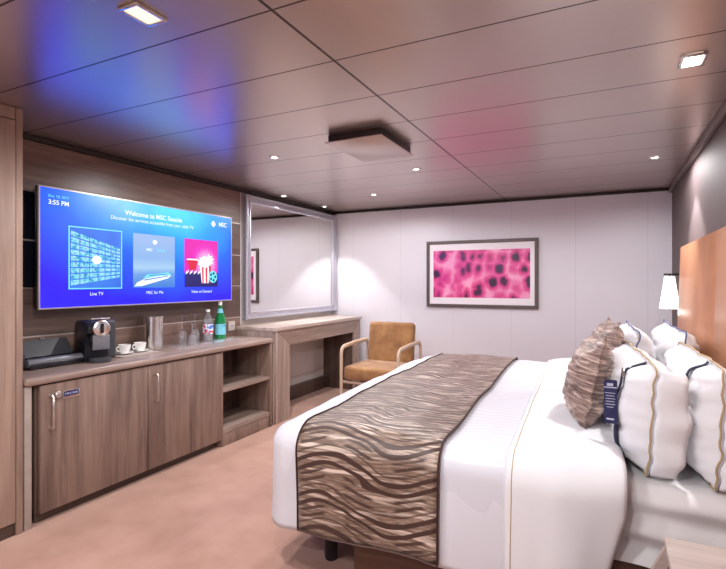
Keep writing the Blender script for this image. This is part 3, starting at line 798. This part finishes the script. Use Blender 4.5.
# brown cushions
GC='brown satin cushions'
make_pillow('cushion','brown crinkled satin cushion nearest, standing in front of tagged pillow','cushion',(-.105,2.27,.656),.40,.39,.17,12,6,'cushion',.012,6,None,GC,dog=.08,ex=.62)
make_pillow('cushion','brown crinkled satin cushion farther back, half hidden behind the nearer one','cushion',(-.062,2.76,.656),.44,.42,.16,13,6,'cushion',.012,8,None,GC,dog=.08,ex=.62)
# ------------------------------------------------------------------ things on the worktop
ZC=.7655
ph_=thing('desk_telephone','black desk screen phone with tilted display at the left end of worktop','telephone',(-2.90,1.73,ZC))
obj('base',prism([(-.10,0),(.075,0),(.09,.008),(.09,.03),(.08,.038),(-.0,.05),(-.07,.145),(-.085,.145),(-.10,.12)],'y',-.15,.15,bev=.003),'black',ph_)
scr=prism([(.002,.056),(.008,.060),(-.062,.150),(-.068,.146)],'y',-.14,.14); o_=obj('display',scr,'dgrey',ph_)
obj('handset',prism(rrect(.05,.045,.018,cx=.062,cy=.036),'y',-.155,.155,bev=.004),'mgrey',ph_)
obj('handset_rest',box(-.06,.06,-.205,-.155,.0,.10,.015,3),'dgrey',ph_)
obj('camera_lens',box(-.064,-.052,-.015,.015,.148,.158,.002),'mgrey',ph_)
# coffee machine
cm=thing('coffee_machine','black capsule coffee machine with round silver dial on the worktop','coffee machine',(-2.82,1.965,ZC),math.radians(-12))
obj('body',prism([(-.12,0),(.04,0),(.04,.16),(.075,.175),(.08,.21),(.05,.245),(-.09,.25),(-.12,.22)],'y',-.075,.06,bev=.012),'black',cm)
obj('water_tank',box(-.13,-.03,.062,.145,.0,.245,.02,4),'dgrey',cm)
obj('front_panel',box(.075,.088,-.05,.05,.075,.165,.006),'mgrey',cm)
dl=lathe([(0,0),(.046,0),(.050,.006),(.050,.014),(.04,.02),(.02,.016),(0,.016)],32)
bmesh.ops.rotate(dl,verts=dl.verts,cent=(0,0,0),matrix=Matrix.Rotation(PI/2,3,'Y')); bmesh.ops.translate(dl,verts=dl.verts,vec=(.078,0,.205)); obj('dial',dl,'steel',cm)
obj('dial_slot',prism(rrect(.018,.06,.008,cy=.205),'x',.093,.099),'black',cm)
obj('drip_head',box(.03,.085,-.045,.045,.12,.172,.008),'dgrey',cm)
obj('drip_tray',lathe([(0,0),(.058,0),(.062,.01),(.062,.028),(.056,.03),(.05,.024),(0,.024)],32,loc=(.068,0,0)),'dgrey',cm)
obj('lever',tube([(.04,-.05,.24),(.07,-.052,.262),(.07,.052,.262),(.04,.05,.24)],.006),'steel',cm)
# cups
M['tray_w']=plain('pale_tray',lin(178,164,156),.35)
tr=tag(obj('coffee_tray',prism(rrect(.20,.29,.02,cx=-2.86,cy=2.255),'z',ZC,ZC+.008,bev=.002),'tray_w'),'flat white tray under the two coffee cups','tray')
cu=thing('coffee_cup','small white cup on saucer closest to the black coffee machine','cup',(-2.86,2.20,ZC+.0085))
obj('saucer',lathe([(0,0),(.033,0),(.058,.008),(.060,.011),(.035,.005),(0,.005)],32),'china',cu)
obj('cup_body',lathe([(0,.0055),(.022,.0055),(.036,.03),(.040,.062),(.0375,.062),(.034,.032),(.02,.012),(0,.011)],32),'china',cu)
obj('cup_handle',tube([(.0,-.038,.05),(.0,-.055,.05),(.0,-.06,.038),(.0,-.052,.024),(.0,-.034,.022)],.004),'china',cu)
obj('coffee',lathe([(0,.048),(.0355,.048),(.0355,.05),(0,.05)],24),'coffee',cu)  # plain dark disc set inside the cup
cu2=dup(cu,(-2.865,2.325,ZC+.0085),'small white cup on saucer closest to the steel ice bucket')
for k in list(cu2.children):
    if k.name.startswith('coffee'): bpy.data.objects.remove(k)
for k in(cu,cu2): k['group']='white coffee cups'
# ice bucket
ib=thing('ice_bucket','tall brushed steel ice bucket on the worktop below the television','ice bucket',(-2.915,2.475,ZC))
obj('bucket_body',lathe([(0,0),(.066,0),(.069,.003),(.069,.226),(.072,.23),(.072,.24),(.064,.24),(.062,.01),(0,.01)],40),'steel',ib)
obj('side_handle',tube([(.0,.068,.20),(.0,.085,.20),(.0,.085,.10),(.0,.068,.10)],.005),'steel',ib)
M['bucket_in']=plain('black_lining',(.02,.02,.022),.4)
obj('lining',lathe([(.0615,.236),(.060,.02),(0,.018),(0,.0165),(.0617,.0165)],40,cap0=False,cap1=False),'bucket_in',ib)
# glasses on a shallow silver tray
M['tray_s']=plain('silver_tray',(.78,.72,.72),.25,.8)
gt=tag(obj('glass_tray',prism(rrect(.25,.72,.03,cx=-2.875,cy=2.93),'z',ZC,ZC+.006,bev=.002),'tray_s'),'shallow silver tray under the upturned wine glasses and bottles','tray')
def wine(h,rb,rf):
    k=h
    return lathe([(rb*.98,0),(rb,.01),(rb*1.04,k*.18),(rb*.92,k*.36),(rb*.5,k*.47),(.006,k*.52),(.0038,k*.60),(.0038,k*.93),(.008,k*.965),(rf,k*.99),(rf,k),(0,k),
      ],28,cap0=False)
ZG=ZC+.0065
def mkglass(label,x,y,h,rb,rf):
    g=thing('wine_glass',label,'glass',(x,y,ZG),0,'upturned wine glasses')
    bowl=lathe([(rb*.93,0),(rb,.012),(rb*1.04,h*.2),(rb*.9,h*.36),(rb*.5,h*.46),(.004,h*.505),(0,h*.505),(0,h*.495),(rb*.48,h*.45),(rb*.87,h*.355),(rb*1.0,h*.2),(rb*.96,.012),(rb*.90,0),(rb*.93,0)],28,cap0=False,cap1=False)
    bmesh.ops.remove_doubles(bowl,verts=bowl.verts,dist=.00001)
    obj('bowl',bowl,'glass',g,60)
    obj('stem',lathe([(0,h*.503),(.004,h*.503),(.0035,h*.6),(.0035,h*.95),(0,h*.95)],14),'glass',g,60)
    obj('foot',lathe([(0,h*.948),(.008,h*.952),(rf,h*.985),(rf,h),(0,h)],28),'glass',g,60)
    return g
mkglass('tall upturned wine glass nearest the ice bucket on silver tray',-2.93,2.76,.225,.034,.034)
mkglass('tall upturned wine glass in the middle of the silver tray',-2.93,2.89,.225,.034,.034)
mkglass('shorter upturned wine glass at the front of the tray, left one',-2.835,2.77,.165,.032,.03)
mkglass('shorter upturned wine glass at the front of the tray, beside plastic bottle',-2.835,2.93,.165,.032,.03)
# plastic bottle
pb=thing('water_bottle','clear plastic water bottle with blue and red label beside green bottle','bottle',(-2.93,3.03,ZG))
obj('bottle_body',lathe([(0,0),(.036,0),(.042,.008),(.042,.05),(.040,.055),(.040,.14),(.042,.145),(.040,.165),(.026,.20),(.015,.215),(.015,.235),(.013,.235),(.013,.214),(.024,.198),(.038,.164),(.038,.01),(0,.004)],32,cap1=False),'glass',pb,60)
n=N('blue_red_label'); co=n.co(); f=n.noise(co,22,2); M['lab1']=n.set(Base_Color=n.ramp(f,[(.36,lin(200,50,70)),(.44,lin(225,230,245)),(.56,lin(70,130,215)),(.7,lin(40,80,190))],'CONSTANT'),Roughness=.4)
obj('label_band',lathe([(.0412,.055),(.0425,.055),(.0425,.135),(.0412,.135)],32,cap0=False,cap1=False),'lab1',pb,60)
obj('cap',lathe([(0,.234),(.017,.234),(.017,.252),(0,.254)],24),'cap',pb)
gb=thing('mineral_water_bottle','green glass bottle with pale blue label at right end of worktop','bottle',(-2.945,3.19,ZC))
obj('bottle_body',lathe([(0,0),(.040,0),(.045,.006),(.045,.155),(.042,.175),(.026,.22),(.017,.26),(.0145,.285),(.0145,.30),(.012,.30),(.012,.285),(.014,.258),(.022,.218),(.038,.172),(.040,.155),(.040,.012),(0,.006)],36,cap1=False),'green_glass',gb,60)
M['lab2']=plain('pale_blue_label',lin(120,200,220),.4,0,.05); 
obj('label_band',lathe([(.0452,.04),(.0458,.04),(.0458,.13),(.0452,.13)],36,cap0=False,cap1=False),'lab2',gb,60)
M['labtx']=plain('dark_blue_print',lin(40,70,140),.4)
text('label_print','S.PELLEGRINO',.0105,'labtx',gb,(.0465,0,.112),ROTX,'CENTER',.0006)
obj('neck_label',lathe([(.0265,.222),(.027,.222),(.0185,.258),(.018,.258)],32,cap0=False,cap1=False),'lab2',gb,60)
obj('cap',lathe([(0,.29),(.016,.288),(.0165,.315),(.012,.32),(0,.32)],24),'cap',gb)
# ------------------------------------------------------------------ ceiling hatch
ch=thing('ceiling_hatch','square dropped access panel hanging just below the ceiling','ceiling panel',(-1.29,2.72,H))
obj('hatch_panel',box(-.19,.175,-.25,.25,-.048,-.042,.001),'hatch',ch)
obj('hatch_shadow_gap',box(-.175,.16,-.235,.235,-.041,-.001,.001),'trim',ch)  # dark block fills the gap above the panel, its shade put in as colour
# ------------------------------------------------------------------ lights
WK=4.6
WARM=(.985,.96,.965)
M['lens']=emis('lit_lens',(1,.95,.88),14)
M['lens_s']=emis('lit_small_lens',(1,.95,.88),14)
M['lens_dim']=emis('dim_lens',(1,.80,.66),1.3)
M['ring']=plain('white_lamp_ring',(.7,.66,.63),.3,.4)
def spot(x,y,e,ang=84,blend=.35,z=H-.035,size=.02,par=None,col=WARM):
    ld=bpy.data.lights.new('lamp_beam','SPOT'); ld.energy=e; ld.spot_size=math.radians(ang); ld.spot_blend=blend; ld.shadow_soft_size=size; ld.color=col
    o=bpy.data.objects.new('lamp_beam',ld); C.objects.link(o); o.location=(0,0,z-H) if par else (x,y,z)
    if par: o.parent=par
    return o
def round_light(x,y,label,e,wide=0):
    r=thing('ceiling_downlight',label,'ceiling light',(x,y,H),0,'round downlights in the ceiling')
    obj('lamp_ring',lathe([(.024,-.001),(.036,-.001),(.036,-.005),(.030,-.008),(.022,-.004)],28,cap0=False,cap1=False),'ring',r)
    obj('lens',lathe([(0,-.0005),(.0235,-.0005),(.022,-.003),(0,-.003)],24),'lens_s',r)
    spot(x,y,e,par=r,z=H-.012)
    if wide: spot(x,y,wide*WK,176,.35,par=r,z=H-.014,size=.04)
    return r
for x,y,lb,e,wd in((-2.89,4.03,'small round downlight above the left half of the mirror',50,0),
    (-2.88,4.80,'small round downlight above the right half of the mirror, nearest the corner',60,0),
    (-2.05,2.75,'round downlight in front of the mirror, left of the hatch',26,12),
    (-1.30,3.52,'round downlight just right of the hatch',26,12),
    (-2.05,4.36,'round downlight over the armchair, by the back wall',24,8),
    (.295,3.92,'round downlight near right wall above the wall lamp',60,8)):
    round_light(x,y,lb,e,wd)
def square_light(x,y,label,e,wide,mat='lens',rot=0):
    r=thing('square_downlight',label,'ceiling light',(x,y,H),rot,'square downlights in the ceiling')
    fb=bmesh.new()
    for a,b_,c_,d_ in((-.044,.044,-.06,-.048),(-.044,.044,.048,.06),(-.044,-.032,-.048,.048),(.032,.044,-.048,.048)): bx(fb,a,b_,c_,d_,-.010,-.001,.002)
    obj('light_frame',fb,'steel',r)
    obj('lens',box(-.031,.031,-.047,.047,-.006,-.001),mat,r)
    spot(x,y,e,96,.5,par=r,z=H-.02,size=.035)
    if wide: spot(x,y,wide*WK,176,.35,par=r,z=H-.022,size=.05)
    return r
square_light(-1.33,1.09,'square downlight with blue glint at top left of ceiling',20,14,'lens_dim')
square_light(.296,2.265,'square lit downlight above the pillows by right wall',28,7)
# unseen fill lamps, added to brighten the cabin from outside the view
for x,y,e,wd in((-1.9,-.6,26,16),(-.5,-.4,34,20),(-.6,.7,10,10)):
    r=thing('square_downlight','added square fill downlight outside the view','ceiling light',(x,y,H),0,'fill downlights added outside the view')
    obj('lens',box(-.031,.031,-.047,.047,-.006,-.001),'lens',r)
    spot(x,y,e,110,1.0,par=r,z=H-.02,size=.04); spot(x,y,wd*WK,176,.35,par=r,z=H-.022,size=.06)
# wall lamp bulb
pl=bpy.data.lights.new('lamp_bulb','POINT'); pl.energy=.8; pl.shadow_soft_size=.025; pl.color=(1,.93,.86)
po=bpy.data.objects.new('lamp_bulb',pl); C.objects.link(po); po.parent=l; po.location=(-.085,.0,-.285)
# ------------------------------------------------------------------ world, camera
w=bpy.data.worlds.new('World'); SC.world=w; w.use_nodes=True
w.node_tree.nodes['Background'].inputs[0].default_value=(.5,.5,.55,1); w.node_tree.nodes['Background'].inputs[1].default_value=.3
cam=bpy.data.cameras.new('Camera'); co_=bpy.data.objects.new('Camera',cam); C.objects.link(co_)
cam.sensor_fit='HORIZONTAL'; cam.sensor_width=36; cam.lens=490/726*36; cam.shift_y=-(284.5-282)/726
cam.clip_start=.02
th=math.atan(244/490); co_.location=(0,0,1.25); co_.rotation_euler=(PI/2,0,th)
SC.camera=co_
SC.view_settings.view_transform='Standard'; SC.view_settings.look='None'; SC.view_settings.exposure=0.0; SC.view_settings.gamma=1
SC.view_settings.use_curve_mapping=False
